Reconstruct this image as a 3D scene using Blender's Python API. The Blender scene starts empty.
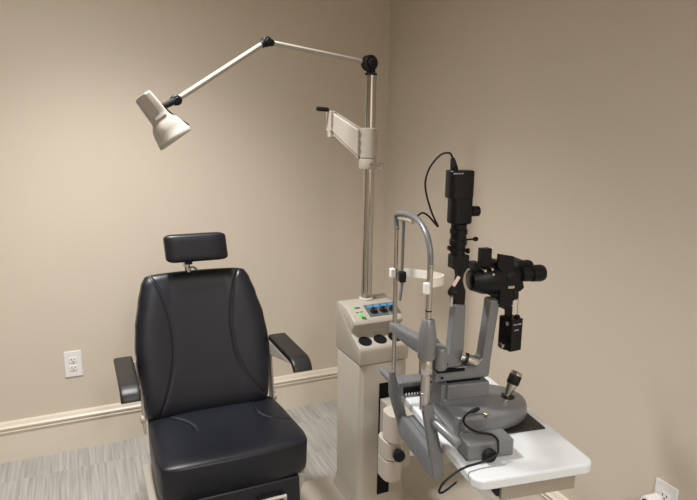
import bpy, bmesh, math, random
from mathutils import Vector, Matrix
random.seed(4)
SC = bpy.context.scene
COL = SC.collection
V = Vector
PI = math.pi

# ------------------------------------------------------------------ materials
def mat(name, col, rough=0.5, metal=0.0, spec=0.5, coat=0.0, bump=None, var=None, emit=None):
    m = bpy.data.materials.new(name); m.use_nodes = True
    nt = m.node_tree; b = nt.nodes['Principled BSDF']
    b.inputs['Base Color'].default_value = (*col, 1)
    b.inputs['Roughness'].default_value = rough
    b.inputs['Metallic'].default_value = metal
    b.inputs['Specular IOR Level'].default_value = spec
    b.inputs['Coat Weight'].default_value = coat
    tc = nt.nodes.new('ShaderNodeTexCoord')
    if var:
        scale, amt = var
        n = nt.nodes.new('ShaderNodeTexNoise'); n.inputs['Scale'].default_value = scale; n.inputs['Detail'].default_value = 4
        nt.links.new(tc.outputs['Object'], n.inputs['Vector'])
        r = nt.nodes.new('ShaderNodeValToRGB')
        r.color_ramp.elements[0].color = (*[c*(1-amt) for c in col], 1)
        r.color_ramp.elements[1].color = (*[min(1, c*(1+amt)) for c in col], 1)
        r.color_ramp.elements[0].position = .3; r.color_ramp.elements[1].position = .7
        nt.links.new(n.outputs['Fac'], r.inputs['Fac']); nt.links.new(r.outputs['Color'], b.inputs['Base Color'])
    if bump:
        scale, strength, dist = bump
        n = nt.nodes.new('ShaderNodeTexNoise'); n.inputs['Scale'].default_value = scale; n.inputs['Detail'].default_value = 5
        nt.links.new(tc.outputs['Object'], n.inputs['Vector'])
        bp = nt.nodes.new('ShaderNodeBump'); bp.inputs['Strength'].default_value = strength; bp.inputs['Distance'].default_value = dist
        nt.links.new(n.outputs['Fac'], bp.inputs['Height']); nt.links.new(bp.outputs['Normal'], b.inputs['Normal'])
    return m

WALL = mat('wall_paint', (.62, .548, .455), .62, spec=.3, bump=(260, .12, .001), var=(1.3, .015))
TRIM = mat('trim_paint', (.70, .635, .53), .38, spec=.45)
CEIL = mat('ceiling_paint', (.75, .72, .66), .8)
SHELL = mat('beige_enamel', (.435, .397, .340), .40, spec=.5, var=(14, .02))
SHELL2 = mat('cream_plastic', (.56, .515, .455), .45, spec=.35)
GREY = mat('grey_hammered_enamel', (.185, .190, .197), .33, metal=.2, spec=.5, bump=(420, .18, .0006))
SILVER = mat('brushed_steel', (.56, .54, .51), .24, metal=1)
CHROME = mat('polished_steel', (.52, .50, .47), .16, metal=1, bump=(60, .05, .001))
BLACK = mat('black_enamel', (.004, .004, .0045), .42, spec=.28)
BLACKM = mat('black_plastic', (.007, .007, .008), .5, spec=.35)
RUBBER = mat('black_rubber', (.008, .008, .009), .6, spec=.3)
DARK = mat('dark_recess', (.006, .006, .006), .8, spec=.2)
LEATHER = mat('black_vinyl_upholstery', (.0085, .0095, .0145), .38, spec=.40, bump=(330, .22, .0006))
ARMBLK = mat('black_armrest_plastic', (.014, .0135, .0125), .42, spec=.42, bump=(500, .15, .0004))
WHITE = mat('white_laminate', (.665, .685, .70), .22, spec=.5)
WPLAS = mat('white_plastic', (.80, .79, .78), .35, spec=.5)
BAND = mat('white_silicone', (.78, .74, .66), .5)
APRON = mat('taupe_enamel', (.30, .26, .205), .5)
LAMPC = mat('lamp_cream_plastic', (.43, .395, .345), .5, spec=.3)
VENT = mat('vent_mesh', (.33, .30, .26), .6, bump=(900, .4, .001))
PANEL = mat('panel_grey', (.10, .115, .12), .5)
BLUE = mat('blue_label', (.06, .30, .62), .5)
GREEN = mat('green_label', (.10, .72, .12), .5)
PRINT = mat('dark_print', (.05, .05, .05), .6)
WPRINT = mat('white_print', (.75, .75, .72), .6)
PINK = mat('pale_pink_label', (.85, .62, .56), .5)
GOLD = mat('brass_plug', (.55, .42, .20), .3, metal=1)
CLEAR = mat('clear_plastic', (.95, .95, .95), .15)
CLEAR.node_tree.nodes['Principled BSDF'].inputs['Transmission Weight'].default_value = .85

def floor_mat():
    m = bpy.data.materials.new('striated_carpet_tile'); m.use_nodes = True
    nt = m.node_tree; b = nt.nodes['Principled BSDF']; N = nt.nodes.new; Lk = nt.links.new
    b.inputs['Roughness'].default_value = .7; b.inputs['Specular IOR Level'].default_value = .25
    tc = N('ShaderNodeTexCoord')
    # staggered tiles give every row its own strands
    sep = N('ShaderNodeSeparateXYZ'); Lk(tc.outputs['Object'], sep.inputs[0])
    dv = N('ShaderNodeMath'); dv.operation = 'DIVIDE'; dv.inputs[1].default_value = .30; Lk(sep.outputs['Y'], dv.inputs[0])
    fl = N('ShaderNodeMath'); fl.operation = 'FLOOR'; Lk(dv.outputs[0], fl.inputs[0])
    ml = N('ShaderNodeMath'); ml.operation = 'MULTIPLY'; ml.inputs[1].default_value = 3.37; Lk(fl.outputs[0], ml.inputs[0])
    ad = N('ShaderNodeMath'); ad.operation = 'ADD'; Lk(sep.outputs['X'], ad.inputs[0]); Lk(ml.outputs[0], ad.inputs[1])
    def streak(sx, sy, det):
        mx = N('ShaderNodeMath'); mx.operation = 'MULTIPLY'; mx.inputs[1].default_value = sx; Lk(ad.outputs[0], mx.inputs[0])
        my = N('ShaderNodeMath'); my.operation = 'MULTIPLY'; my.inputs[1].default_value = sy; Lk(sep.outputs['Y'], my.inputs[0])
        cb = N('ShaderNodeCombineXYZ'); Lk(mx.outputs[0], cb.inputs['X']); Lk(my.outputs[0], cb.inputs['Y'])
        n = N('ShaderNodeTexNoise'); n.inputs['Scale'].default_value = 1; n.inputs['Detail'].default_value = det
        Lk(cb.outputs[0], n.inputs['Vector']); return n
    n1 = streak(95, 3.2, 3); n2 = streak(30, 1.2, 2)
    mix = N('ShaderNodeMix'); mix.data_type = 'FLOAT'; mix.inputs['Factor'].default_value = .35
    Lk(n1.outputs['Fac'], mix.inputs[2]); Lk(n2.outputs['Fac'], mix.inputs[3])
    r = N('ShaderNodeValToRGB'); Lk(mix.outputs[0], r.inputs['Fac'])
    r.color_ramp.elements[0].position = .36; r.color_ramp.elements[0].color = (.30, .285, .262, 1)
    r.color_ramp.elements[1].position = .62; r.color_ramp.elements[1].color = (.455, .432, .40, 1)
    Lk(r.outputs['Color'], b.inputs['Base Color'])
    bp = N('ShaderNodeBump'); bp.inputs['Strength'].default_value = .25; bp.inputs['Distance'].default_value = .002
    Lk(n1.outputs['Fac'], bp.inputs['Height']); Lk(bp.outputs['Normal'], b.inputs['Normal'])
    return m
FLOOR = floor_mat()

# ------------------------------------------------------------------ helpers
def thing(name, label, cat, loc=(0, 0, 0), rotz=0, group=None):
    o = bpy.data.objects.new(name, None); COL.objects.link(o)
    o.empty_display_size = .05
    o.location = loc; o.rotation_euler = (0, 0, rotz); o['label'] = label; o['category'] = cat
    if group: o['group'] = group
    return o

def world(o):
    M = Matrix.Translation(o.location) @ Matrix.Rotation(o.rotation_euler.z, 4, 'Z')
    return world(o.parent) @ M if o.parent else M

def obj(name, bm, m, parent=None, frame=None, bevel=0, seg=3, label=None, angle=35, kind=None):
    """bm is in world space when frame is None, else in the frame object's space."""
    mats = m if isinstance(m, (list, tuple)) else [m]
    bmesh.ops.remove_doubles(bm, verts=bm.verts, dist=1e-6)
    bmesh.ops.recalc_face_normals(bm, faces=bm.faces)
    Wf = world(frame) if frame else Matrix.Identity(4)
    Wp = world(parent) if parent else Matrix.Identity(4)
    bm.transform(Wp.inverted() @ Wf)
    for e in bm.edges:
        if len(e.link_faces) == 2 and e.calc_face_angle(0) > math.radians(angle): e.smooth = False
    for f_ in bm.faces: f_.smooth = True
    me = bpy.data.meshes.new(name); bm.to_mesh(me); bm.free()
    for q in mats: me.materials.append(q)
    o = bpy.data.objects.new(name, me); COL.objects.link(o)
    if parent: o.parent = parent
    if bevel:
        md = o.modifiers.new('bevel', 'BEVEL'); md.width = bevel; md.segments = seg; md.limit_method = 'ANGLE'; md.angle_limit = math.radians(35)
        md.harden_normals = True
    if label: o['label'] = label
    if kind: o['kind'] = kind
    return o

def B(): return bmesh.new()

def box(bm, c, s, rot=None, taper=None):
    """box centred at c with full size s; taper=(sx,sy) scales the top."""
    R_ = rot or Matrix.Identity(3); vs = []
    for z in (-.5, .5):
        k = (taper if (taper and z > 0) else (1, 1))
        for x, y in ((-.5, -.5), (.5, -.5), (.5, .5), (-.5, .5)):
            vs.append(bm.verts.new(V(c) + R_ @ V((x*s[0]*k[0], y*s[1]*k[1], z*s[2]))))
    for f_ in ((0, 3, 2, 1), (4, 5, 6, 7), (0, 1, 5, 4), (1, 2, 6, 5), (2, 3, 7, 6), (3, 0, 4, 7)):
        bm.faces.new([vs[i] for i in f_])
    return bm

def bb(bm, x0, x1, y0, y1, z0, z1): return box(bm, ((x0+x1)/2, (y0+y1)/2, (z0+z1)/2), (x1-x0, y1-y0, z1-z0))

def prism(bm, pts, plane, t0, t1):
    """extrude 2-D outline: plane 'xz' (extrude y), 'yz' (extrude x), 'xy' (extrude z)."""
    def mk(p, t):
        return {'xz': V((p[0], t, p[1])), 'yz': V((t, p[0], p[1])), 'xy': V((p[0], p[1], t))}[plane]
    a = [bm.verts.new(mk(p, t0)) for p in pts]; b = [bm.verts.new(mk(p, t1)) for p in pts]
    bm.faces.new(a); bm.faces.new(b[::-1])
    n = len(pts)
    for i in range(n): bm.faces.new([a[i], b[i], b[(i+1) % n], a[(i+1) % n]])
    return bm

def rrect(x0, x1, y0, y1, r, n=6):
    out = []
    for cx, cy, a0 in ((x1-r, y1-r, 0), (x0+r, y1-r, 90), (x0+r, y0+r, 180), (x1-r, y0+r, 270)):
        for i in range(n+1):
            a = math.radians(a0+90*i/n); out.append((cx+r*math.cos(a), cy+r*math.sin(a)))
    return out

def basis(d):
    d = V(d).normalized(); u = V((0, 0, 1)) if abs(d.z) < .9 else V((0, 1, 0))
    a = d.cross(u).normalized(); b = a.cross(d).normalized(); return d, a, b

def ring(bm, c, a, b, ra, rb, n=24, e=2.0):
    vs = []
    for i in range(n):
        t = 2*PI*(i+.5)/n; ct, st = math.cos(t), math.sin(t)
        x = math.copysign(abs(ct)**(2/e), ct); y = math.copysign(abs(st)**(2/e), st)
        vs.append(bm.verts.new(V(c)+a*(x*ra)+b*(y*rb)))
    return vs

def skin(bm, rings, cap=True):
    for r0, r1 in zip(rings, rings[1:]):
        n = len(r0)
        for i in range(n): bm.faces.new([r0[i], r0[(i+1) % n], r1[(i+1) % n], r1[i]])
    if cap: bm.faces.new(rings[0][::-1]); bm.faces.new(rings[-1])

def lathe(bm, p0, d, prof, n=28, e=2.0, asp=1.0, up=None, cap=True):
    """prof = [(distance along d, radius)]"""
    d, a, b = basis(d)
    if up is not None:
        b = (V(up)-d*V(up).dot(d)).normalized(); a = d.cross(b)
    skin(bm, [ring(bm, V(p0)+d*t, a, b, r, r*asp, n, e) for t, r in prof], cap)
    return bm

def cyl(bm, p0, p1, r, n=24, r1=None):
    p0, p1 = V(p0), V(p1); L = (p1-p0).length
    return lathe(bm, p0, p1-p0, [(0, r), (L, r if r1 is None else r1)], n)

def smooth_path(pts, k=8):
    pts = [V(p) for p in pts]; P_ = [pts[0]*2-pts[1]]+pts+[pts[-1]*2-pts[-2]]; out = []
    for i in range(1, len(P_)-2):
        p0, p1, p2, p3 = P_[i-1:i+3]
        for j in range(k):
            t = j/k
            out.append(.5*((2*p1)+(p2-p0)*t+(2*p0-5*p1+4*p2-p3)*t*t+(3*p1-p0-3*p2+p3)*t**3))
    out.append(pts[-1]); return out

def tube(bm, pts, r, n=12, k=8, smooth=True, cap=True):
    if smooth and len(pts) > 2: pts = smooth_path(pts, k)
    pts = [V(p) for p in pts]; rings = []
    d0, a, b = basis(pts[1]-pts[0])
    for i, p in enumerate(pts):
        d = (pts[min(i+1, len(pts)-1)]-pts[max(i-1, 0)]).normalized()
        a = (a-d*a.dot(d)).normalized(); b = d.cross(a)
        rr = r if not callable(r) else r(i/(len(pts)-1))
        rings.append(ring(bm, p, a, b, rr, rr, n))
    skin(bm, rings, cap); return bm

def loft(bm, secs, n=32, e=4.0):
    """secs: (centre, half vector a, half vector b)"""
    skin(bm, [ring(bm, c, V(a), V(b), 1, 1, n, (s[3] if len(s) > 3 else e)) for s in secs for c, a, b in (s[:3],)])
    return bm

def interp(tab, t):
    for (t0, v0), (t1, v1) in zip(tab, tab[1:]):
        if t <= t1:
            k = (t-t0)/(t1-t0) if t1 > t0 else 0; k = k*k*(3-2*k)*.5+k*.5
            return v0+(v1-v0)*k
    return tab[-1][1]

def seg_dist(p, path):
    best = 9
    for a, b in zip(path, path[1:]):
        ab = (b[0]-a[0], b[1]-a[1]); L = ab[0]**2+ab[1]**2
        t = max(0, min(1, ((p[0]-a[0])*ab[0]+(p[1]-a[1])*ab[1])/L)) if L else 0
        best = min(best, math.hypot(p[0]-a[0]-ab[0]*t, p[1]-a[1]-ab[1]*t))
    return best

def spline2(pts, k=10): return [(q.x, q.y) for q in smooth_path([(p[0], p[1], 0) for p in pts], k)]

def cushion(bm, place, hw, N=90, M_=90, rise=.03, side=.05, pe=5, seams=(), crease=.004, extra=None, corner=.0):
    """place(x, t, h) -> world point; hw(t) -> (xl, xr); t in 0..1; domed front with a rounded rim, flat back."""
    g = []
    for j in range(M_+1):
        row = []
        tt = -math.cos(PI*j/M_)*.5+.5; tt = .35*j/M_+.65*tt
        for i in range(N+1):
            ss = -math.cos(PI*i/N); ss = .35*(2*i/N-1)+.65*ss
            tn = 2*tt-1
            # round the corners of the outline
            sx = ss*(1-corner*abs(tn)**12*abs(ss)**2); tx = (tn*(1-corner*abs(ss)**12*abs(tn)**2)+1)/2
            xl, xr = hw(tx); x = (xl+xr)/2+(xr-xl)/2*sx
            h = rise*max(0, 1-abs(ss)**pe)**(1/2.2)*max(0, 1-abs(tn)**(pe*1.3))**(1/2.2)
            for sm in seams:
                d = seg_dist((x, tx), sm); h -= crease*math.exp(-(d/.0045)**2)*(1 if h > .3*rise else .4)
            if extra: h += extra(x, tx, ss)*(h/rise)
            row.append(bm.verts.new(place(x, tx, h)))
        g.append(row)
    for j in range(M_):
        for i in range(N): bm.faces.new([g[j][i], g[j][i+1], g[j+1][i+1], g[j+1][i]])
    rim = [(0, i) for i in range(N)]+[(j, N) for j in range(M_)]+[(M_, i) for i in range(N, 0, -1)]+[(j, 0) for j in range(M_, 0, -1)]
    info = {}
    prev = [g[j][i] for j, i in rim]
    xt = []
    for j, i in rim:
        tt = -math.cos(PI*j/M_)*.5+.5; tt = .35*j/M_+.65*tt; ss = -math.cos(PI*i/N); ss = .35*(2*i/N-1)+.65*ss
        tn = 2*tt-1; sx = ss*(1-corner*abs(tn)**12*abs(ss)**2); tx = (tn*(1-corner*abs(ss)**12*abs(tn)**2)+1)/2
        xt.append((sx, tx))
    for fr, shrink in ((.3, 1.0), (.7, 1.0), (.92, .99), (1.0, .965)):
        cur = []
        for sx, tx in xt:
            t2 = .5+(tx-.5)*shrink; xl, xr = hw(tx); x = (xl+xr)/2+(xr-xl)/2*sx*shrink
            cur.append(bm.verts.new(place(x, t2, -side*fr)))
        n = len(cur)
        for k in range(n): bm.faces.new([prev[k], cur[k], cur[(k+1) % n], prev[(k+1) % n]])
        prev = cur
    bm.faces.new(prev)
    return bm

def text_bm(s, size, origin, ex, ey, depth=.0004):
    """flat raised lettering; ex/ey are the writing directions"""
    c = bpy.data.curves.new('t', 'FONT'); c.body = s; c.size = size; c.extrude = depth/2
    o = bpy.data.objects.new('t', c); COL.objects.link(o)
    dg = bpy.context.evaluated_depsgraph_get(); dg.update()
    me = bpy.data.meshes.new_from_object(o.evaluated_get(dg)); bm = B(); bm.from_mesh(me)
    bpy.data.objects.remove(o); bpy.data.meshes.remove(me); bpy.data.curves.remove(c)
    ex = V(ex).normalized(); ey = V(ey).normalized(); ez = ex.cross(ey)
    M = Matrix((ex, ey, ez)).transposed().to_4x4(); M.translation = V(origin)
    bm.transform(M); return bm

def struct(name, bm, m, bevel=0):
    o = obj(name, bm, m, bevel=bevel); o['kind'] = 'structure'; return o

# ------------------------------------------------------------------ room
XR, YB, XL, YF, ZC = 1.545, 2.885, -2.3, -1.9, 2.62
struct('floor', bb(B(), XL-.1, XR+.1, YF-.1, YB+.1, -.1, 0), FLOOR)
struct('wall_back', bb(B(), XL, XR+.1, YB, YB+.1, 0, ZC), WALL)
struct('wall_right', bb(B(), XR, XR+.1, YF, YB, 0, ZC), WALL)
struct('wall_left', bb(B(), XL-.1, XL, YF, YB+.1, 0, ZC), WALL)
struct('wall_front', bb(B(), XL-.1, XR+.1, YF-.1, YF, 0, ZC), WALL)
struct('ceiling', bb(B(), XL-.1, XR+.1, YF-.1, YB+.1, ZC, ZC+.1), CEIL)
# baseboard profile: (depth from the wall, height)
bp_ = [(0, 0), (.015, 0), (.015, .140), (.018, .1425), (.021, .145), (.021, .149), (.017, .152), (.017, .157), (.0235, .162),
       (.024, .168), (.019, .1725), (.015, .1775), (.0145, .183), (.009, .190), (0, .191)]
struct('baseboard_back', prism(B(), [(YB-d, z) for d, z in bp_], 'yz', XL, XR), TRIM)
struct('baseboard_right', prism(B(), [(XR-d, z) for d, z in bp_], 'xz', YF, YB-.024), TRIM)
struct('baseboard_left', prism(B(), [(XL+d, z) for d, z in bp_], 'xz', YF, YB-.024), TRIM)

# ------------------------------------------------------------------ wall outlets
def outlet(label, cx, cz, wall, grp=None):
    w, h = .0365, .061
    if wall == 'back': base = (cx, YB, cz)
    else: base = (XR, cx, cz)
    t = thing('wall_outlet', label, 'outlet', base, 0 if wall == 'back' else -PI/2)
    # local frame: x along the wall, -y out of the wall, z up
    bm = prism(B(), rrect(-w, w, -h, h, .003), 'xz', -.0055, -.0002)
    obj('face_plate', bm, WPLAS, t, t, bevel=.0018)
    for s in (-1, 1):
        zc = s*.0195
        pts = [(.0165*math.cos(a), zc+max(-.0125, min(.0125, .0165*math.sin(a)))) for a in [2*PI*i/32 for i in range(32)]]
        r_ = obj('receptacle', prism(B(), pts, 'xz', -.0085, -.005), WPLAS, t, t, bevel=.0005)
        sb = B(); bb(sb, -.0080, -.0055, -.0089, -.0083, zc-.001, zc+.0075); bb(sb, .0055, .0080, -.0089, -.0083, zc-.0, zc+.0065)
        lathe(sb, (0, -.0083, zc-.0065), (0, -1, 0), [(0, .0026), (.0006, .0026)], 12)
        obj('slots', sb, DARK, r_, t)
    obj('screw', lathe(B(), (0, -.0054, 0), (0, -1, 0), [(0, .0028), (.001, .0024)], 12), SILVER, t, t)
    return t
outlet('white duplex power outlet low on the left wall beside the chair', -.062, .421, 'back')
o2 = outlet('white wall outlet plate at the lower right corner with a plug in it', 1.066, .412, 'right')

t = thing('plug_adapter', 'round white plug adapter with black end stuck in the right wall outlet', 'plug', (XR-.0085, 1.087, .408), 0)
lathe_b = lathe(B(), (XR-.0095, 1.087, .408), (-1, 0, .06), [(0, .0185), (.002, .0205), (.045, .0205), (.052, .018)], 32)
obj('body', lathe_b, WPLAS, t)
obj('end_cap', lathe(B(), (XR-.0595, 1.087, .411), (-1, 0, .06), [(0, .0125), (.002, .0125), (.004, .010)], 24), RUBBER, t)

# ------------------------------------------------------------------ examination chair
ch = thing('examination_chair', 'black padded examination chair with headrest and armrests on a beige base', 'chair', (.41, 2.02, 0))
# backrest
Y0, Z0, Y1, Z1 = 2.085, .460, 2.212, .966
bd = V((0, Y1-Y0, Z1-Z0)); bn = V((0, -(Z1-Z0), (Y1-Y0))).normalized()
BL = [(0, .186), (.07, .177), (.3, .162), (.5, .155), (.66, .162), (.82, .178), (.93, .191), (1, .205)]
BR = [(0, .612), (.07, .622), (.3, .636), (.5, .638), (.66, .628), (.82, .606), (.93, .588), (1, .572)]
def hw(t): return interp(BL, t), interp(BR, t)
def place_back(x, t, h):
    c = .018*((x-.4)/.24)**2          # gently dished from side to side
    p = V((x, Y0, Z0))+bd*t+bn*(h+c)
    p.z += .008*(1-((x-.39)/.2)**2)*max(0, t-.6)/.4
    return p
sl = spline2([(.222, .995), (.252, .88), (.278, .70), (.286, .52), (.276, .35), (.250, .18), (.215, .02)])
sr = spline2([(.545, .995), (.520, .88), (.502, .70), (.500, .54), (.512, .37), (.545, .22), (.600, .08)])
def bol(x, t, s):
    return .008*max(0, abs(s)-.5)/.5
bk = cushion(B(), place_back, hw, 150, 120, .034, .05, 6, [sl, sr], .0030, bol, .025)
obj('backrest', bk, LEATHER, ch, angle=60)
# pale shell behind the backrest, seen as a thin edge low at both sides
shell = B()
pts = []
for k in range(0, 13):
    t_ = k/12*.42; pts.append((interp(BL, t_)-.008, t_))
for k in range(12, -1, -1):
    t_ = k/12*.42; pts.append((interp(BR, t_)+.006, t_))
lo = [shell.verts.new(V((x, Y0, Z0))+bd*t_-bn*.052) for x, t_ in pts]
hi = [shell.verts.new(V((x, Y0, Z0))+bd*t_-bn*.022) for x, t_ in pts]
# hollow the part behind the cushion: the plate is a tray
shell.faces.new(lo); shell.faces.new(hi[::-1])
for i in range(len(pts)): shell.faces.new([lo[i], hi[i], hi[(i+1) % len(pts)], lo[(i+1) % len(pts)]])
obj('back_shell', shell, SHELL, ch, bevel=.003, label='thin beige shell behind the backrest')
# seat
SY0, SY1, SZ = 1.742, 2.125, .462
SL = [(0, .182), (.05, .175), (.2, .170), (.6, .172), (1, .180)]
SR = [(0, .660), (.05, .668), (.2, .670), (.6, .658), (1, .642)]
def hws(t): return interp(SL, t), interp(SR, t)
def place_seat(x, t, h):
    y = SY0+(SY1-SY0)*t; f_ = 1-t
    y -= .012*(1-((x-.412)/.235)**2)*(1-t)**2
    z = SZ-.012+h+.012*t+.004*math.cos((x-.412)*5)*t
    if h < 0 and t < .3: y += -h*.10*(1-t/.3)
    return V((x, y, z))
ssl = spline2([(.205, .98), (.245, .84), (.292, .72), (.318, .60), (.322, .50)])
ssr = spline2([(.622, .99), (.575, .86), (.552, .72), (.556, .58), (.592, .46), (.642, .40)])
def dip(x, t, s):
    return -.006*math.exp(-((x-.412)/.13)**2-((t-.5)/.3)**2)
st = cushion(B(), place_seat, hws, 150, 110, .020, .115, 7, [ssl, ssr], .0035, dip, .05)
obj('seat', st, LEATHER, ch, angle=60)
# headrest
def place_head(x, t, h): return V((x-.002, 2.155, 1.018))+V((0, .012, .101))*t+V((0, -1, .12)).normalized()*h
hd = cushion(B(), place_head, lambda t: (.276+.006*(1-t), .498+.005*(1-t)-.003*t), 60, 50, .022, .030, 5, (), 0, None, .09)
obj('headrest', hd, LEATHER, ch, angle=60)
hp = B()
tube(hp, [(.362, 2.19, 1.06), (.358, 2.20, 1.01), (.362, 2.205, .97), (.375, 2.215, .90)], .0105, 16)
box(hp, (.350, 2.185, 1.012), (.018, .02, .03)); tube(hp, [(.362, 2.19, .985), (.378, 2.188, .99), (.392, 2.195, .975), (.396, 2.21, .94)], .004, 10)
obj('headrest_post', hp, CHROME, ch)
obj('post_clamp', lathe(B(), (.346, 2.18, 1.015), (1, 0, 0), [(0, .012), (.026, .012)], 20), BLACKM, ch)
# armrests
def armrest(sg, cx, yb, yb2, yf, hwid, z):
    bm = B(); secs = []
    path = [(yb, z), (yb-.10, z), (yf+.06, z-.000), (yf+.030, z-.004), (yf+.008, z-.016), (yf-.003, z-.030), (yf-.007, z-.040)]
    sm = [(q.x, q.y) for q in smooth_path([(a, b, 0) for a, b in path], 6)]
    for i, (y, zz) in enumerate(sm):
        a = sm[max(0, i-1)]; b = sm[min(len(sm)-1, i+1)]
        d = V((0, b[0]-a[0], b[1]-a[1])).normalized(); nrm = V((0, -d.z, d.y))
        if nrm.z < 0: nrm = -nrm
        hx = hwid*(1-.05*(i/len(sm)))
        secs.append((V((cx, y, zz))-nrm*.011, V((hx, 0, 0)), nrm*.011))
    loft(bm, secs, 32, 5)
    a = obj('armrest', bm, ARMBLK, ch, bevel=0)
    # beige bracket under the pad, tapering from the back frame
    s = -sg
    br = prism(B(), [(yb+.03, z-.022), (yf+.045, z-.022), (yf+.06, z-.030), (yb-.02, z-.075), (yb+.05, z-.12), (yb+.06, z-.03)], 'yz', cx+s*.012, cx+s*.034)
    obj('arm_bracket', br, SHELL, ch, bevel=.003, label='beige bracket under the armrest')
armrest(1, .673, 2.12, 0, 1.830, .035, .716)
armrest(-1, .112, 2.12, 0, 1.832, .031, .706)
# pale side plates running down from the arm brackets past the seat
for s, x in ((-1, .168), (1, .648)):
    prof = [(2.13, .685), (2.165, .685), (2.155, .52), (2.14, .44), (2.12, .42), (2.08, .42), (2.085, .46), (2.10, .52)]
    obj('side_plate', prism(B(), prof, 'yz', x-.004, x+.004), SHELL, ch, bevel=.002, label='thin beige side plate joining arm, back and seat')
    obj('hinge_cap', lathe(B(), (x, 2.10, .47), (s, 0, 0), [(0, .016), (.009, .016), (.012, .012)], 24), SHELL, ch)
# beige cover below the seat with curved ends, pedestal and round foot
cv = [(.146, .305), (.152, .270), (.168, .228), (.215, .19), (.27, .165), (.55, .165), (.605, .19), (.650, .228), (.666, .270), (.672, .305)]
obj('seat_cover', prism(B(), cv, 'xz', 1.80, 2.08), SHELL, ch, bevel=.006, label='beige moulded cover under the seat')
for x in (.660,):
    obj('side_bracket', prism(B(), [(1.77, .35), (1.79, .35), (1.79, .46), (1.77, .455)], 'yz', x-.003, x+.003), SHELL, ch)
pd = lathe(B(), (.41, 1.98, .052), (0, 0, 1), [(0, .15), (.01, .145), (.02, .11), (.115, .10)], 40)
obj('pedestal', pd, SHELL, ch, bevel=.002)
# leg rest in front
lr = box(B(), (.417, 1.752, .252), (.425, .03, .17), Matrix.Rotation(math.radians(-6), 3, 'X'))
lg = obj('leg_rest', lr, LEATHER, ch, bevel=.010, seg=4)
fr = tube(B(), [(.482, 1.735, .20), (.482, 1.722, .282), (.490, 1.720, .290), (.560, 1.720, .290), (.568, 1.722, .282), (.568, 1.735, .20)], .006, 12, 4)
obj('handle', fr, SHELL2, lg, label='beige looped handle on the leg rest')
ft = B(); prism(ft, rrect(.22, .62, 1.44, 1.70, .06, 8), 'xy', .075, .092)
obj('footplate', ft, BLACKM, ch, bevel=.003)
obj('footplate_stem', tube(B(), [(.41, 1.77, .19), (.41, 1.74, .12), (.41, 1.66, .085)], .014, 12), SHELL, ch)

# ------------------------------------------------------------------ instrument stand
ist = thing('instrument_stand', 'beige instrument console cabinet with control panel and tall steel pole', 'instrument stand', (1.01, 1.97, 0))
pf = rrect(.17, 1.42, 1.45, 2.135, .16, 10)
obj('base_plate', prism(B(), pf, 'xy', .0, .05), SHELL, ist, bevel=.012, seg=4)
CX0, CX1, CYF, CYB = .905, 1.110, 1.862, 2.082
# lower column with rounded vertical edges, slightly flared foot
lowb = B(); rg = []
for z, g in ((.05, .012), (.075, .004), (.11, 0), (.637, 0), (.640, -.0015)):
    pts = rrect(CX0-g, CX1+g, CYF-g, CYB+g, .024, 6); rg.append([lowb.verts.new(V((p[0], p[1], z))) for p in pts])
skin(lowb, rg)
obj('column', lowb, SHELL, ist)
up = rrect(CX0, CX1, CYF, CYB, .024, 6)
# console head, a side profile swept across the width
prof = [(CYB, .6435), (CYB, .822), (CYB-.006, .832), (CYB-.02, .836), (2.005, .833), (1.990, .829), (1.925, .8015), (1.912, .793), (1.909, .784),
        (1.915, .775), (1.936, .752), (1.936, .742), (1.925, .733), (1.868, .7115), (1.861, .704), (1.859, .694), (CYF-.001, .6435)]
hb = B(); rows = []
xs = [(CX0, .9), (CX0+.001, .965), (CX0+.004, .99), (CX0+.009, 1.0), (CX1-.009, 1.0), (CX1-.004, .99), (CX1-.001, .965), (CX1, .9)]
cy_, cz_ = 1.985, .745
for x, k in xs:
    kk = 1-(1-k)*.35
    rows.append([hb.verts.new(V((x, cy_+(y-cy_)*kk, max(.6435, cz_+(z-cz_)*kk)))) for y, z in prof])
n = len(prof)
for r0, r1 in zip(rows, rows[1:]):
    for i in range(n): hb.faces.new([r0[i], r0[(i+1) % n], r1[(i+1) % n], r1[i]])
hb.faces.new(rows[0]); hb.faces.new(rows[-1][::-1])
head = obj('console_head', hb, SHELL, ist, bevel=0, angle=50)
rb = B(); rg = []
for z in (.640, .644):
    rg.append([rb.verts.new(V((p[0], p[1], z))) for p in rrect(CX0+.003, CX1-.003, CYF+.003, CYB-.003, .022, 6)])
skin(rb, rg); obj('joint_gap', rb, DARK, ist)
# slanted control panel
P0 = V((0, 1.990, .829)); P1 = V((0, 1.925, .8015)); sd = (P1-P0).normalized(); sn = V((0, sd.z, -sd.y)); sn = sn if sn.z > 0 else -sn
SLn = (P1-P0).length
def slope(x, t, h=0): return V((x, P0.y, P0.z))+sd*(t*SLn)+sn*h
def patch(bm, x0, x1, t0, t1, h0, h1, skew=0):
    vs = [bm.verts.new(slope(x+(skew*t), t, h)) for h in (h0, h1) for x, t in ((x0, t0), (x1, t0), (x1, t1), (x0, t1))]
    for f_ in ((0, 3, 2, 1), (4, 5, 6, 7), (0, 1, 5, 4), (1, 2, 6, 5), (2, 3, 7, 6), (3, 0, 4, 7)): bm.faces.new([vs[i] for i in f_])
    return bm
cp = obj('control_panel', patch(B(), .978, 1.112, .0, .97, .0003, .0022), PANEL, ist, bevel=.0005)
for i in range(4):
    x = .988+i*.0305; obj('button', patch(B(), x, x+.021, .07, .26, .002, .0034), BLUE, cp, label='blue button')
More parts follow.
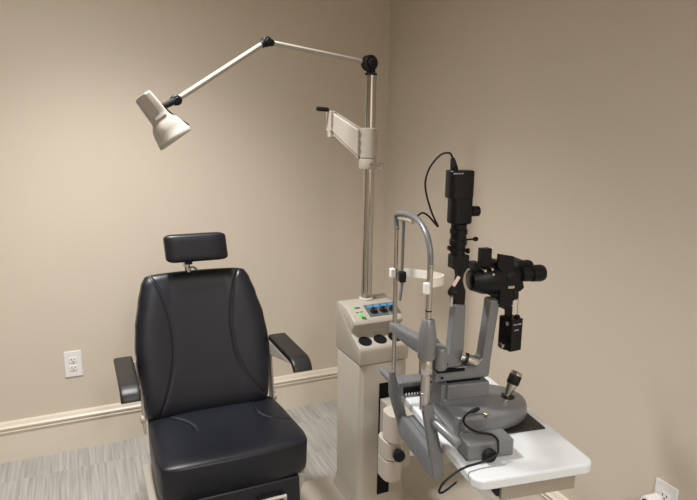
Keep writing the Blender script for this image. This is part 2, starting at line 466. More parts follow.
for i in range(3):
    c = slope(1.003+i*.041, .60, .002)
    kb = lathe(B(), c, sn, [(0, .0145), (.003, .0145), (.005, .0125), (.012, .0115), (.013, .010)], 28)
    k_ = obj('dial', kb, BLACK, cp)
    obj('pointer', box(B(), c+sn*.0132+sd*.004+V((.005, 0, 0)), (.004, .0015, .0008)), WPRINT, k_)
obj('indicator', patch(B(), 1.060, 1.068, .88, .95, .002, .0030), GREEN, cp, label='green light')
obj('indicator', patch(B(), 1.088, 1.096, .88, .95, .002, .0030), GREEN, cp, label='green light')
for q in ((.9315, .938, .03, .20), (.945, .950, .44, .54), (.9405, .958, .66, .86)):
    obj('badge', patch(B(), *q, .0004, .0012), GREEN, ist, label='small green printed mark')
for q in ((.939, .960, .08, .18), (.933, .943, .47, .52), (.951, .960, .46, .51), (.9435, .951, .90, 1.06), (.9525, .9585, .93, 1.10)):
    obj('printed_mark', patch(B(), *q, .0004, .0012), PRINT, ist)
# three instrument wells on the lower shelf
w0 = V((0, 1.925, .733)); w1 = V((0, 1.868, .7115)); wd = (w1-w0).normalized(); wn = V((0, wd.z, -wd.y)); wn = wn if wn.z > 0 else -wn
for i in range(3):
    c = V((.942+i*.0625, 0, 0))+(w0+w1)/2+wd*.002
    rim = lathe(B(), c+wn*.0002, wn, [(0, .0255), (.0022, .0255), (.0026, .0235), (.0012, .0215)], 36)
    q = obj('instrument_well', rim, DARK, ist, label='round black instrument well')
# cover disc leaning on pole foot & the back ledge
obj('pole_collar', lathe(B(), (1.0215, 2.052, .834), (0, 0, 1), [(0, .029), (.006, .029), (.009, .024)], 36), SHELL2, ist)
obj('back_ledge', prism(B(), rrect(1.058, 1.115, 2.045, 2.078, .008), 'xy', .834, .842), SHELL2, ist, bevel=.002)
# slot in the front for the swing arm
obj('slot', bb(B(), .988, 1.040, CYF-.0015, CYF+.004, .0505, .560), DARK, ist, label='tall black slot in the cabinet front')
PX, PY = 1.0215, 2.052
obj('pole', lathe(B(), (PX, PY, .84), (.003, .0, .86), [(0, .0215), (.848, .0215)], 40), CHROME, ist)
obj('pole_cap', lathe(B(), (PX+.003, PY, 1.688), (0, 0, 1), [(0, .0225), (.008, .0225), (.010, .018)], 32), BLACKM, ist)
# extra black detail of pole front edge strip
# ------------------------------------------------------------------ examination lamp on its jointed arm
lt = thing('examination_lamp', 'cream examination lamp head on a long jointed arm above the chair', 'lamp', (PX+.003, PY, 1.699))
J0 = V((1.016, 2.05, 1.731)); J1 = V((.606, 1.985, 1.771)); J2 = V((.291, 1.86, 1.572))
def joint(name, c, ax, r, w, par):
    ax = V(ax).normalized(); bm = B()
    lathe(bm, V(c)-ax*w/2, ax, [(0, r*.8), (w*.12, r), (w*.42, r), (w*.44, r*.93), (w*.56, r*.93), (w*.58, r), (w*.88, r), (w, r*.8)], 32)
    kn = [(0, r*.6), (w*.3, r*.6), (w*.36, r*.5)]
    lathe(bm, V(c)+ax*w/2, ax, kn, 10); lathe(bm, V(c)-ax*w/2, -ax, kn, 10)
    return obj(name, bm, RUBBER, par)
jb = joint('pole_joint', J0, (.1, -1, 0), .0285, .036, lt)
st_ = lathe(B(), (PX+.003, PY, 1.699), (0, 0, 1), [(0, .016), (.012, .016), (.02, .02), (.035, .018)], 24)
obj('joint_stem', st_, RUBBER, lt)
d1 = (J1-J0).normalized(); d2 = (J2-J1).normalized()
obj('joint_socket', lathe(B(), J0, d1, [(0, .017), (.02, .015), (.036, .0105)], 20), RUBBER, lt)
obj('upper_arm', cyl(B(), J0+d1*.030, J1-d1*.022, .0085), LAMPC, lt)
joint('elbow_joint', J1, (.1, -1, 0), .0165, .030, lt)
eb = B(); lathe(eb, J1, -d1, [(0, .012), (.022, .0115), (.026, .009)], 20); lathe(eb, J1, d2, [(0, .012), (.022, .0115), (.026, .009)], 20)
obj('elbow_socket', eb, RUBBER, lt)
obj('lower_arm', cyl(B(), J1+d2*.022, J2-d2*.012, .0085), LAMPC, lt)
joint('wrist_joint', J2, (.1, -1, 0), .0155, .028, lt)
# lamp head: axis pointing down and to the right
A0 = V((.191, 1.80, 1.580)); AX = V((.089, -.018, -.128)).normalized()*.90
side = V((0, -1, 0)); side = (side-AX*side.dot(AX)).normalized(); wide = AX.cross(side).normalized()
if wide.x < 0: wide = -wide
hl = B()
secs = []
for t_, w, dph, e in ((0, .021, .022, 5), (.004, .0245, .026, 5), (.03, .026, .028, 5), (.062, .027, .029, 5), (.084, .0275, .030, 4), (.093, .0305, .033, 3),
                   (.106, .0405, .040, 2.6), (.125, .0465, .045, 2.1), (.148, .0505, .050, 2), (.150, .0520, .0515, 2), (.162, .0525, .052, 2), (.165, .051, .0505, 2)):
    secs.append((A0+AX*t_, wide*w, side*dph, e))
loft(hl, secs, 40)
obj('lamp_head', hl, LAMPC, lt, angle=40)
obj('lamp_lens', lathe(B(), A0+AX*.1652, AX, [(0, .047), (.001, .044)], 36), WPLAS, lt)
vb = B(); vc = A0+AX*.036-wide*.004+side*.0275
loft(vb, [(vc-side*.004-wide*.005, AX*.036, wide*.016, 9), (vc+side*.0035-wide*.005, AX*.035, wide*.015, 9)], 32)
obj('vent_panel', vb, VENT, lt, label='grey vented panel on the lamp head')
lb = B(); loft(lb, [(A0+AX*.074+side*.027, wide*.018, side*.004, 4), (A0+AX*.084+side*.029, wide*.018, side*.004, 4)], 24)
obj('vent_lip', lb, LAMPC, lt)
hj = V(A0+AX*.060+wide*.024)
nk = tube(B(), [hj, hj+(J2-hj)*.5, J2], .0095, 14, smooth=False); obj('head_joint', nk, RUBBER, lt)
obj('edge_trim', tube(B(), [A0+AX*.062+wide*.029, A0+AX*.10+wide*.037, A0+AX*.135+wide*.050, A0+AX*.150+wide*.0545], .0022, 8), RUBBER, lt)

# ------------------------------------------------------------------ refractor arm on the pole
ra = thing('refractor_arm', 'beige spring balanced arm with black handle clamped around the steel pole', 'instrument arm', (PX-.006, PY, 1.345))
PXm = PX-.003
obj('clamp_sleeve', lathe(B(), (PXm, PY, 1.388), (0, 0, 1), [(0, .033), (.002, .0345), (.108, .0345), (.111, .032)], 40), SHELL, ra)
lw = lathe(B(), (PXm-.002, PY, 1.347), (0, 0, 1), [(0, .0325), (.002, .0335), (.037, .0335), (.039, .0325)], 40)
cl = obj('lock_collar', lw, SHELL, ra)
mk = B(); arc = []
for k in range(9):
    a = -PI/2-.25+k*.056; arc.append([mk.verts.new(V((PXm-.002+rr*math.cos(a), PY+rr*math.sin(a), z))) for rr, z in ((.0334, 1.3645), (.0339, 1.3645), (.0339, 1.3675), (.0334, 1.3675))])
skin(mk, arc)
obj('printed_mark', mk, PRINT, cl)
obj('lock_knob', lathe(B(), (PXm+.03, PY-.012, 1.356), (1, -.6, 0), [(0, .005), (.010, .005), (.011, .0125), (.022, .0125), (.023, .010)], 20), SILVER, ra)
# arm body
a0 = V((PXm-.028, PY+.004, 1.442)); a1 = V((.927, 2.175, 1.523)); ad = (a1-a0); al = ad.length; adn = ad.normalized()
nr = V((-adn.y, adn.x, 0)).normalized(); upv = V((0, 0, 1))
ab = B()
def sec(p, hz, hw_): return [ab.verts.new(p+nr*s_*hw_+upv*z_*hz) for s_, z_ in ((-1, -1), (1, -1), (1, 1), (-1, 1))]
s0 = sec(a0, .051, .020); s1 = sec(a1, .037, .018)
skin(ab, [s0, s1]); obj('arm_body', ab, SHELL, ra, bevel=.006)
ub = B(); s0 = [ub.verts.new(a0+adn*.004+nr*s_*.013+upv*z_) for s_, z_ in ((-1, -.060), (1, -.060), (1, -.050), (-1, -.050))]
s1 = [ub.verts.new(a1+nr*s_*.013+upv*z_) for s_, z_ in ((-1, -.047), (1, -.047), (1, -.035), (-1, -.035))]
skin(ub, [s0, s1]); obj('parallel_rod', ub, SHELL, ra, bevel=.002)
hg = B()
for z_ in (-.03, 0, .03):
    box(hg, a0-nr*.0+adn*.012+upv*z_+V((-.006, -.0195, 0)), (.004, .004, .012))
obj('hinge_pin', hg, SILVER, ra)
eb = B(); box(eb, a1+adn*.010-upv*.006+V((-.004, -.006, 0)), (.026, .044, .078)); obj('end_block', eb, SHELL, ra, bevel=.004)
obj('end_hook', box(B(), a1+adn*.012+V((-.002, -.012, -.056)), (.028, .026, .026)), SHELL, ra, bevel=.004)
obj('scale_plate', box(B(), a1+adn*.010+V((-.008, -.0285, .000)), (.012, .003, .040)), VENT, ra)
hs = a1+adn*.010+V((-.004, -.010, .036))
sp = tube(B(), [hs+V((.012, 0, -.002)), hs+V((-.016, 0, .001))], .004, 12, smooth=False); obj('handle_shaft', sp, SILVER, ra)
obj('handle', lathe(B(), hs+V((-.014, 0, .001)), (-1, 0, .06), [(0, .0065), (.003, .0085), (.044, .0085), (.048, .0065)], 20), RUBBER, ra, label='black grip handle')
obj('top_screw', lathe(B(), a1+V((.004, 0, .036)), (0, 0, 1), [(0, .005), (.008, .005)], 12), SILVER, ra)

# ------------------------------------------------------------------ swing arm below the slit lamp table, and the table
AO = V((.795, 1.325, .70)); AR = -math.radians(9)
tb = thing('instrument_table', 'white slit lamp table top with rounded corners on a beige swing arm', 'table', AO, AR)
bm = prism(B(), rrect(.050, .377, -.310, .245, .030, 8), 'xy', -.028, 0)
obj('table_top', bm, WHITE, tb, tb, bevel=.007, seg=4)
obj('apron', box(B(), (.236, -.085, -.0555), (.206, .40, .046)), APRON, tb, tb, bevel=.003, label='taupe metal box under the table top')
obj('drawer_pull', box(B(), (.129, -.255, -.056), (.008, .04, .030)), BLACKM, tb, tb)
# arm, in world space
sa = prism(B(), rrect(.930, 1.005, 1.655, 1.745, .034, 8), 'xy', .425, .528)
obj('upper_knuckle', sa, SHELL2, tb, bevel=.004)
sa = prism(B(), rrect(.926, 1.000, 1.67, 1.765, .030, 8), 'xy', .352, .422)
obj('middle_knuckle', sa, SHELL2, tb, bevel=.004)
sa = prism(B(), rrect(.926, .992, 1.67, 1.765, .030, 8), 'xy', .270, .350)
obj('lower_knuckle', sa, SHELL2, tb, bevel=.004)
obj('slide_block', bb(B(), .992, 1.035, 1.700, 1.861, .30, .50), SHELL, tb, bevel=.004)
ar = prism(B(), rrect(.96, 1.09, 1.44, 1.72, .03, 6), 'xy', .455, .525); obj('link_arm', ar, SHELL, tb, bevel=.006)
obj('table_post', cyl(B(), (1.045, 1.49, .525), (1.045, 1.49, .669), .026), SHELL, tb)
kb = lathe(B(), (.965, 1.672, .382), (-.2, -1, .05), [(0, .008), (.012, .008), (.013, .021), (.028, .021), (.031, .017)], 14)
obj('lock_knob', kb, RUBBER, tb, angle=25, label='black star knob')

# ------------------------------------------------------------------ slit lamp
sl_ = thing('slit_lamp', 'grey and black slit lamp microscope with chin rest frame on the white table', 'slit lamp', AO, AR)
def S(name, bm, m, parent=None, **k): return obj(name, bm, m, parent or sl_, sl_, **k)
# sliding plate
S('friction_plate', bb(B(), .10, .352, -.128, .118, .0003, .004), mat('black_mat', (.02, .018, .017), .55), bevel=.001, label='black friction plate under the base')
# base, boat shaped
bo = [(.082, -.105), (.088, -.122), (.15, -.127), (.225, -.122), (.285, -.105), (.325, -.078), (.343, -.042), (.347, -.005), (.335, .035), (.30, .07), (.24, .095), (.16, .108), (.10, .105), (.085, .09)]
bs = spline2(bo+[bo[0]], 4)[:-1]
bm = B(); rg = []
for z, k in ((.008, .95), (.012, .975), (.030, .985), (.044, .97), (.050, .955), (.052, .93)):
    rg.append([bm.verts.new(V((.21+(x-.21)*k, -.01+(y+.01)*k, z+.010*max(0, (.2-x)/.1)*(z > .03)))) for x, y in bs])
skin(bm, rg)
base = S('base', bm, GREY, angle=50)
S('axle', cyl(B(), (.10, -.19, .022), (.10, .17, .022), .006), SILVER, base)
S('axle', cyl(B(), (.118, -.20, .022), (.118, .17, .022), .004), SILVER, base)
# rail covers either side
S('rail_cover', bb(B(), .068, .195, -.228, -.168, .0008, .046), GREY, bevel=.006, seg=4)
S('rail_cover', bb(B(), .032, .210, .155, .212, .0008, .046), GREY, bevel=.006, seg=4)
rk = B(); bb(rk, .045, .20, .1505, .156, .010, .030)
S('rack', rk, DARK)
rk = B()
for k in range(16): bb(rk, .050+k*.0092, .054+k*.0092, .1485, .152, .006, .014)
S('rack_teeth', rk, SILVER)
S('lock_wheel', lathe(B(), (.122, -.229, .018), (0, -1, 0), [(0, .006), (.004, .006), (.005, .0165), (.016, .0165), (.018, .014)], 22), RUBBER, angle=20, label='black locking wheel')
# joystick
jc = V((.290, -.020, .0515)); jd = V((.47, .10, 1)).normalized()
S('joystick_socket', lathe(B(), jc, (0, 0, 1), [(0, .024), (.002, .024), (.003, .016)], 28), BLACKM)
jk = S('joystick', lathe(B(), jc+V((.003, 0, .002)), jd, [(0, .009), (.012, .0110), (.034, .0150), (.042, .0160)], 28), SILVER)
S('grip_sleeve', lathe(B(), jc+V((.003, 0, .002))+jd*.038, jd, [(0, .0165), (.002, .0178), (.026, .0178), (.028, .0168)], 28), RUBBER, jk)
S('joystick_cap', lathe(B(), jc+V((.003, 0, .002))+jd*.066, jd, [(0, .0168), (.006, .0168), (.010, .013), (.011, .007)], 28), CHROME, jk)
# centre column: stepped block with the two instrument arms
cb = B(); bb(cb, .086, .214, -.042, .042, .045, .076); bb(cb, .095, .220, -.046, .046, .074, .118)
S('column', cb, GREY, bevel=.004)
S('column_cap', bb(B(), .082, .105, -.034, .034, .055, .115), GREY, bevel=.004)
ma = B()   # lower bar and rising microscope arm
prism(ma, [(.066, .120), (.224, .120), (.230, .128), (.232, .165), (.241, .26), (.250, .345), (.219, .345), (.212, .26), (.203, .180), (.186, .166), (.068, .150)], 'xz', -.026, .014)
S('microscope_arm', ma, GREY, bevel=.006, seg=4)
S('arm_gap', bb(B(), .10, .20, -.030, .016, .1175, .121), DARK)
S('arm_screw', lathe(B(), (.082, -.034, .137), (0, -1, 0), [(0, .004), (.001, .004)], 14), DARK)
S('arm_screw', lathe(B(), (.094, -.034, .175), (0, -1, 0), [(0, .004), (.001, .004)], 14), DARK)
pv = S('pivot_plate', bb(B(), .070, .150, -.032, .018, .150, .157), DARK)
ia = B()
prism(ia, [(.066, .157), (.140, .157), (.148, .166), (.149, .20), (.1485, .335), (.115, .338), (.108, .215), (.100, .203), (.070, .190)], 'xz', -.024, .012)
S('illumination_arm', ia, GREY, bevel=.006, seg=4)
kn = lathe(B(), (.136, -.030, .192), (.90, -.30, -.30), [(0, .012), (.010, .012), (.0105, .0140), (.022, .0140), (.0225, .0145), (.046, .0145), (.051, .011)], 28)
S('centring_knob', kn, SILVER, label='silver cylindrical knob')
S('knob_ring', lathe(B(), V((.136, -.030, .192))+V((.90, -.30, -.30)).normalized()*.011, (.90, -.30, -.30), [(0, .0152), (.009, .0152)], 28), BLACKM)
# illumination tower
it = B()
prism(it, [(.116, .325), (.148, .325), (.149, .372), (.143, .386), (.139, .402), (.142, .420), (.150, .432), (.150, .445), (.121, .445), (.121, .432), (.125, .412), (.124, .392), (.116, .376)], 'xz', -.016, .010)
S('mirror_neck', it, BLACK, bevel=.003)
tw = B(); bb(tw, .104, .150, -.024, .012, .436, .472); S('prism_box', tw, BLACK, bevel=.002)
tw = B()
lathe(tw, (.1235, -.006, .468), (0, 0, 1), [(0, .019), (.012, .019), (.013, .0225), (.020, .0225), (.021, .020), (.030, .020), (.031, .0235), (.044, .0235), (.045, .021), (.060, .021), (.061, .0235), (.072, .0235), (.073, .021), (.086, .021), (.088, .026)], 32)
twr = S('filter_section', tw, BLACK, angle=25)
S('lever', lathe(B(), (.144, -.010, .512), (1, 0, .02), [(0, .0025), (.022, .0025), (.023, .0055), (.030, .0065), (.034, .0045)], 16), BLACK, twr)
S('side_knob', lathe(B(), (.107, -.010, .492), (-1, 0, 0), [(0, .003), (.008, .003), (.009, .006), (.014, .006)], 16), BLACK, twr)
S('side_knob', lathe(B(), (.142, -.012, .482), (1, 0, 0), [(0, .003), (.004, .003), (.005, .007), (.011, .007)], 16), BLACK, twr)
lh = B(); loft(lh, [(V((.1235, -.006, z)), V((w, 0, 0)), V((0, w2, 0)), 3.6) for z, w, w2 in ((.556, .027, .022), (.560, .0300, .0245), (.628, .0300, .0245), (.630, .028, .023))], 40)
S('lamp_housing', lh, BLACK, angle=30)
lh = B(); loft(lh, [(V((.1195, -.006, z)), V((w, 0, 0)), V((0, w2, 0)), 3.6) for z, w, w2 in ((.622, .031, .0245), (.625, .0345, .027), (.692, .0345, .027), (.6945, .033, .025))], 40)
lhh = S('lamp_cover', lh, BLACK, angle=30)
S('lettering', text_bm('HAAG-STREIT', .0046, (.0885, -.0332, .6865), (1, 0, 0), (0, 0, 1), .0006), WPRINT, lhh, label='small white lettering')
S('power_knob', lathe(B(), (.151, -.012, .588), (1, 0, 0), [(0, .012), (.003, .012), (.004, .014), (.023, .014), (.025, .012)], 8), BLACK, angle=20)
S('paper_tag', box(B(), (.110, -.030, .402), (.009, .002, .036), Matrix.Rotation(math.radians(32), 3, 'Y')), PINK, label='pale pink tag')
S('tag_hook', tube(B(), [(.104, -.030, .392), (.094, -.030, .376), (.106, -.028, .366), (.122, -.022, .378)], .0055, 12), BLACK)
S('tag_bulb', cyl(B(), (.098, -.032, .368), (.098, -.034, .338), .0045), CLEAR)
# microscope
mb = B(); lathe(mb, (.165, -.004, .398), (1, 0, .03), [(0, .020), (.001, .028), (.014, .033), (.032, .040), (.060, .043), (.085, .042)], 36)
mic = S('objective_housing', mb, BLACK, angle=30)
S('objective_lens', lathe(B(), (.1646, -.004, .398), (-1, 0, -.03), [(0, .022), (.0008, .020)], 28), mat('lens_glass', (.006, .006, .009), .25, spec=.4), mic)
S('top_box', bb(B(), .188, .218, -.020, .004, .437, .486), BLACK, bevel=.0015)
S('side_box', bb(B(), .170, .190, -.018, .022, .425, .447), BLACK, bevel=.0015)
gd = B(); prism(gd, [(.227, .440), (.227, .475), (.274, .466), (.281, .330), (.255, .322), (.240, .335), (.238, .430)], 'xz', -.038, -.030)
S('mounting_plate', gd, BLACK, bevel=.001)
gd = B(); prism(gd, [(.232, .452), (.272, .444), (.276, .345), (.236, .345)], 'xz', -.029, .03); S('body_block', gd, BLACK, bevel=.003)
sc = B()
for x, z in ((.186, .433), (.207, .436), (.214, .420)): lathe(sc, (x, -.046+.006*(z < .43), z), (0, -1, 0), [(-.02, .0035), (.002, .0035)], 12)
S('screw_head', sc, SILVER, mic)
mg = B(); lathe(mg, (.258, -.004, .406), (1, 0, .02), [(0, .036), (.010, .038), (.026, .038), (.030, .034), (.044, .034), (.050, .030)], 36)
S('magnification_drum', mg, BLACK, angle=25)
S('drum_block', prism(B(), [(.262, .395), (.312, .395), (.318, .374), (.306, .364), (.280, .366), (.264, .375)], 'xz', -.030, .022), BLACK, bevel=.003)
S('prism_cover', prism(B(), [(.282, .432), (.290, .446), (.306, .450), (.322, .448), (.330, .440), (.330, .415), (.286, .412)], 'xz', -.030, .040), BLACK, bevel=.005)
for vv in (-.032, .030):
    ey = B(); lathe(ey, (.302, vv, .414), (1, 0, .01), [(0, .020), (.020, .021), (.021, .019), (.030, .019), (.031, .0225), (.052, .0235), (.060, .0235), (.068, .021), (.069, .016), (.062, .014)], 32)
    e_ = S('eyepiece', ey, BLACK, angle=25)
S('drum_knob', lathe(B(), (.292, -.022, .366), (0, 0, -1), [(0, .010), (.004, .012), (.020, .012), (.024, .009)], 20), BLACK)
S('latch', box(B(), (.272, -.036, .381), (.020, .006, .008)), SILVER, bevel=.001)
S('focus_knob', lathe(B(), (.274, -.024, .358), (.3, -.2, -1), [(0, .004), (.010, .004), (.011, .009), (.020, .009), (.022, .006)], 18), BLACK)
# tonometer hanging beside the microscope
TC = V((.2915, -.016, .243)); TR = Matrix.Rotation(math.radians(12), 3, 'Z')
def tp(x, y, z): return TC+TR @ V((x, y, z))
tx, ty = TR @ V((1, 0, 0)), TR @ V((0, 1, 0))
ton = S('tonometer', box(B(), TC, (.040, .052, .092), TR), BLACK, bevel=.002, label='black hanging tonometer box')
S('tonometer_bracket', prism(B(), [(.248, .335), (.292, .320), (.292, .286), (.276, .286), (.274, .310), (.248, .322)], 'xz', -.020, -.006), BLACK, bevel=.001)
S('measuring_rod', tube(B(), [tp(.010, -.012, .050), tp(.012, -.010, .112)], .0013, 8, smooth=False), SILVER, ton)
S('rod_socket', lathe(B(), tp(.010, -.012, .045), (0, 0, 1), [(0, .008), (.006, .008), (.009, .005)], 16), BLACK, ton)
dc = tp(-.020, -.006, -.030)
S('tonometer_dial', lathe(B(), dc, -tx, [(0, .015), (.004, .015), (.005, .012), (.010, .012)], 24), BLACK, ton)
S('dial_knob', lathe(B(), dc-tx*.010, -tx, [(0, .0090), (.008, .0090), (.010, .0070)], 20), CHROME, ton, label='silver knob')
S('dial_mark', lathe(B(), tp(-.020, -.008, .031), -tx, [(0, .0062), (.0008, .0062)], 18), VENT, ton)
S('lettering', text_bm('HAAG-STREIT', .0048, tp(-.015, -.0263, .030), tx, (0, 0, 1), .0006), WPRINT, ton, label='small white lettering')
S('lettering', text_bm('AT 900', .0048, tp(-.010, -.0263, .014), tx, (0, 0, 1), .0006), WPRINT, ton, label='small white lettering')
# ---- chin rest frame, standing in the plane u = 0
arch = [(0, .124, .26), (0, .126, .40), (0, .132, .52), (0, .138, .548), (0, .130, .564), (0, .105, .574), (0, .05, .580), (0, .0, .578), (0, -.045, .568), (0, -.085, .545), (0, -.108, .510), (0, -.113, .470), (0, -.112, .40), (0, -.112, .33)]
S('head_frame', tube(B(), [(a, b, c-.004*(b < .13)) for a, b, c in arch[2:12]], .0077, 16, 6), GREY, label='arched grey head frame tube')
S('frame_rod', cyl(B(), (0, .132, .53), (0, .122, .095), .0065), SILVER)
S('frame_rod', cyl(B(), (0, -.113, .475), (0, -.112, .33), .0075), SILVER)
S('height_ring', lathe(B(), (0, -.112, .355), (0, 0, 1), [(0, .0082), (.003, .0082)], 20), DARK)
cap = B(); loft(cap, [(V((.010, v_, .557+.006*math.sin((.12-v_)*20))), V((.012, 0, 0)), V((0, 0, .010)), 3) for v_ in (.122, .09, .06, .035, .02)], 20)
S('frame_cap', cap, SHELL2)
S('fixation_rod', cyl(B(), (.008, .100, .555), (.008, .100, .41), .0045), GREY)
S('rod_clamp', box(B(), (.008, .098, .392), (.018, .022, .030)), BLACK, bevel=.003)
S('rod_blade', box(B(), (.006, .098, .350), (.006, .012, .054), Matrix.Rotation(.12, 3, 'Y')), GREY, bevel=.002)
# forehead band
def band():
    bm = B(); N_ = 28; rows = []
    pts = [(-.010, .132), (.012, .118), (.040, .085), (.060, .040), (.072, -.010), (.070, -.050), (.050, -.085), (.020, -.108), (-.004, -.116)]
    sp_ = spline2(pts, 6)
    for i, (x, y) in enumerate(sp_):
        a = sp_[max(0, i-1)]; b = sp_[min(len(sp_)-1, i+1)]; d = V((b[0]-a[0], b[1]-a[1], 0)).normalized(); nn = V((-d.y, d.x, 0))*.0012
        z = .398+.030*(.13-y)/.245; p = V((x*.92, y, 0)); hh = .0115
        rows.append([bm.verts.new(p+nn*s_+V((0, 0, z+zz*hh))) for s_, zz in ((-1, -1), (1, -1), (1, 1), (-1, 1))])
    skin(bm, rows); return bm
S('forehead_band', band(), BAND)
S('band_clip', box(B(), (-.008, .132, .396), (.016, .018, .026)), WPLAS, bevel=.003)
S('band_clip', box(B(), (-.010, -.117, .416), (.014, .016, .028)), WPLAS, bevel=.003)
# front casing, sleeve and rods
S('height_casing', lathe(B(), (0, -.112, .232), (0, 0, 1), [(0, .0215), (.004, .0235), (.06, .0225), (.100, .0165), (.103, .0145)], 32), GREY)
S('height_collar', lathe(B(), (0, -.112, .190), (0, 0, 1), [(0, .0165), (.003, .0185), (.039, .0185), (.042, .0165)], 32), SILVER)
sv = lathe(B(), (0, -.112, .095), (0, 0, 1), [(0, .0135), (.045, .0135), (.046, .0125), (.096, .0125)], 32); S('height_sleeve', sv, SILVER)
# chin rest bar sweeping between the rods
cbp = [(0, .142, .232), (0, .10, .236), (.006, .05, .236), (.016, 0, .236), (.024, -.05, .240), (.022, -.09, .248)]
cbm = B(); secs = []
sp_ = smooth_path(cbp, 5)
for i, p in enumerate(sp_):
    d = (sp_[min(i+1, len(sp_)-1)]-sp_[max(0, i-1)]).normalized(); nn = V((0, 0, 1)).cross(d).normalized(); k = i/(len(sp_)-1)
    secs.append((p, nn*(.011+.010*k), V((0, 0, 1))*(.014+.014*k), 4))
loft(cbm, secs, 28); S('chin_rest_bar', cbm, GREY, angle=50)
S('chin_rest', prism(B(), rrect(.020, .052, -.135, -.062, .015, 6), 'xy', .200, .262), GREY, bevel=.008, seg=4)
# lower legs of the frame: flat tapering castings joined by a beam below the table edge
def leg(v, pts, w):
    bm = B(); secs = []
    for u, z, hu in pts: secs.append((V((u, v, z)), V((hu, 0, 0)), V((0, w, 0)), 4))
    loft(bm, secs, 28); return bm
S('frame_leg', leg(.125, [(-.004, .100, .0085), (-.003, .085, .0100), (.004, .03, .016), (.022, -.025, .018), (.033, -.07, .015), (.036, -.098, .013)], .0105), GREY, angle=50)
S('frame_leg', leg(-.117, [(.003, .112, .0150), (.006, .095, .0150), (.015, .05, .0150), (.026, .0, .0165), (.036, -.05, .0175), (.042, -.098, .0165)], .0125), GREY, angle=50)
bmm = prism(B(), [(.022, -.104), (.044, -.104), (.044, -.046), (.040, -.036), (.024, -.036), (.018, -.046)], 'xz', -.122, .130); S('frame_beam', bmm, GREY, bevel=.003)
S('beam_screw', lathe(B(), (.0202, .06, -.07), (-1, 0, 0), [(0, .003), (.001, .003)], 12), SILVER)
S('beam_screw', lathe(B(), (.0202, -.03, -.07), (-1, 0, 0), [(0, .003), (.001, .003)], 12), SILVER)
S('table_clamp', bb(B(), .040, .118, -.10, .10, -.048, -.0335), GREY, bevel=.002)
S('hand_grip', lathe(B(), (.016, -.122, .068), (.30, -1, -.20), [(0, .009), (.02, .0115), (.098, .0125), (.104, .010), (.107, .005)], 24), GREY)
S('hand_grip', lathe(B(), (-.001, .128, .068), (-.15, 1, .12), [(0, .009), (.02, .0105), (.062, .0115), (.068, .009), (.071, .004)], 24), GREY)

# ------------------------------------------------------------------ cables (top level things)
def cable(name, label, pts, r, frame=None, mt=RUBBER, extra=None, base=None):
    bm = B(); tube(bm, pts, r, 10, 10)
    if extra: extra(bm)
    o = obj(name, bm, mt, None, frame); o['label'] = label; o['category'] = 'cable'
    return o
def plug1(bm): lathe(bm, (.108, .004, .6935), (-.20, .05, 1), [(0, .010), (.006, .0105), (.028, .0065), (.034, .004)], 16)
cable('lamp_cord', 'black cord looping from the top of the slit lamp to its head frame',
      [(.1025, .006, .7255), (.094, .010, .738), (.074, .022, .732), (.050, .030, .700), (.040, .033, .662), (.046, .034, .625), (.063, .034, .578), (.079, .034, .548), (.081, .034, .5425), (.074, .034, .549), (.053, .033, .571), (.033, .028, .581), (.014, .022, .573)], .0026, sl_, extra=plug1)
def plug2(bm):
    lathe(bm, (.135, -.106, .066), (1, .25, .12), [(0, .0035), (.006, .0055), (.020, .0060), (.028, .0045)], 16)
cable('table_cord', 'black cord from the slit lamp base curving over the grey rail cover',
      [(.140, -.105, .0665), (.125, -.112, .067), (.106, -.128, .064), (.096, -.148, .060), (.100, -.176, .058), (.114, -.192, .055), (.134, -.198, .053), (.146, -.206, .051), (.148, -.224, .050), (.145, -.236, .040), (.135, -.250, .026), (.110, -.253, .016), (.080, -.256, .012), (.050, -.262, .012), (.020, -.268, .006), (-.012, -.270, -.014), (-.022, -.266, -.040), (-.004, -.255, -.050), (.036, -.238, -.042)], .0028, sl_, extra=plug2)
gp = lathe(B(), (.168, -.118, .062), (.6, -1, -.1), [(0, .005), (.010, .005)], 12)
S('brass_connector', gp, GOLD)
cable('floor_cable', 'thin black cable on the beige base between chair and console',
      [(.655, 1.83, .080), (.69, 1.82, .072), (.745, 1.79, .055), (.79, 1.72, .053), (.80, 1.62, .053), (.79, 1.50, .053)], .0028)

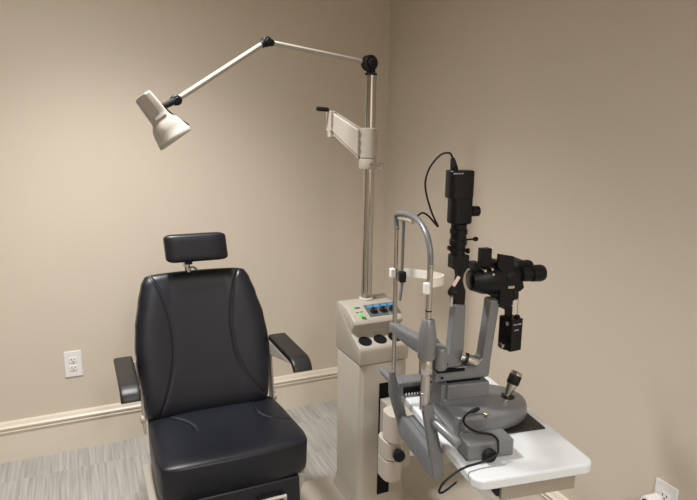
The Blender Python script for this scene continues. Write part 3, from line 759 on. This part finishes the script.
# ------------------------------------------------------------------ light
def area(name, loc, size, power, col, target=None, spread=None, shape='DISK'):
    l = bpy.data.lights.new(name, 'AREA'); l.shape = shape; l.size = size; l.energy = power; l.color = col
    if spread: l.spread = math.radians(spread)
    o = bpy.data.objects.new(name, l); COL.objects.link(o); o.location = loc
    if target is not None: o.rotation_euler = (V(target)-V(loc)).to_track_quat('-Z', 'Y').to_euler()
    return o
def spot(name, loc, power, angle, col=(1, .99, .978), radius=.12, target=None, blend=1.0):
    l = bpy.data.lights.new(name, 'SPOT'); l.energy = power; l.color = col; l.spot_size = math.radians(angle); l.spot_blend = blend
    l.shadow_soft_size = radius
    o = bpy.data.objects.new(name, l); COL.objects.link(o); o.location = loc
    if target is not None: o.rotation_euler = (V(target)-V(loc)).to_track_quat('-Z', 'Y').to_euler()
    return o
spot('downlight_or_fill', (.17, 1.9, 2.50), 166, 112)
spot('downlight_or_fill', (.15, 1.88, 2.50), 30, 160)  # wide companion spot added to soften the main downlight's falloff
spot('downlight_or_fill', (-.3, 1.9, 2.50), 18, 110)  # extra spot added to even out brightness on the back wall
spot('downlight_or_fill', (-.3, 1.88, 2.50), 30, 160)  # wide extra spot, added for the same wall brightness
spot('downlight_or_fill', (.7, -.2, 2.50), 34, 160)
spot('downlight_or_fill', (.3, -1.2, 2.44), 270, 160, radius=.17)  # added fill light behind the camera, not a known fixture

w = bpy.data.worlds.new('world'); SC.world = w; w.use_nodes = True
w.node_tree.nodes['Background'].inputs[0].default_value = (1, .95, .88, 1)
w.node_tree.nodes['Background'].inputs[1].default_value = .1

# ------------------------------------------------------------------ camera
FPX = 600.0
p, r, y = math.radians(11.5537), math.radians(-.686), math.radians(24.652)
fw = V((math.cos(p)*math.sin(y), math.cos(p)*math.cos(y), -math.sin(p)))
rt = V((math.cos(y), -math.sin(y), 0)); dn = fw.cross(rt)
rt2 = rt*math.cos(r)+dn*math.sin(r); dn2 = -rt*math.sin(r)+dn*math.cos(r)
cam = bpy.data.cameras.new('camera'); cam.sensor_fit = 'HORIZONTAL'; cam.sensor_width = 36; cam.lens = 36*FPX/697
cam.clip_start = .05
co = bpy.data.objects.new('camera', cam); COL.objects.link(co)
Mx = Matrix((rt2, -dn2, -fw)).transposed().to_4x4(); Mx.translation = V((0, 0, 1.5)); co.matrix_world = Mx
SC.camera = co
SC.view_settings.view_transform = 'Standard'; SC.view_settings.look = 'None'
SC.view_settings.gamma = 1; SC.view_settings.use_curve_mapping = False
SC.view_settings.exposure = -0.02
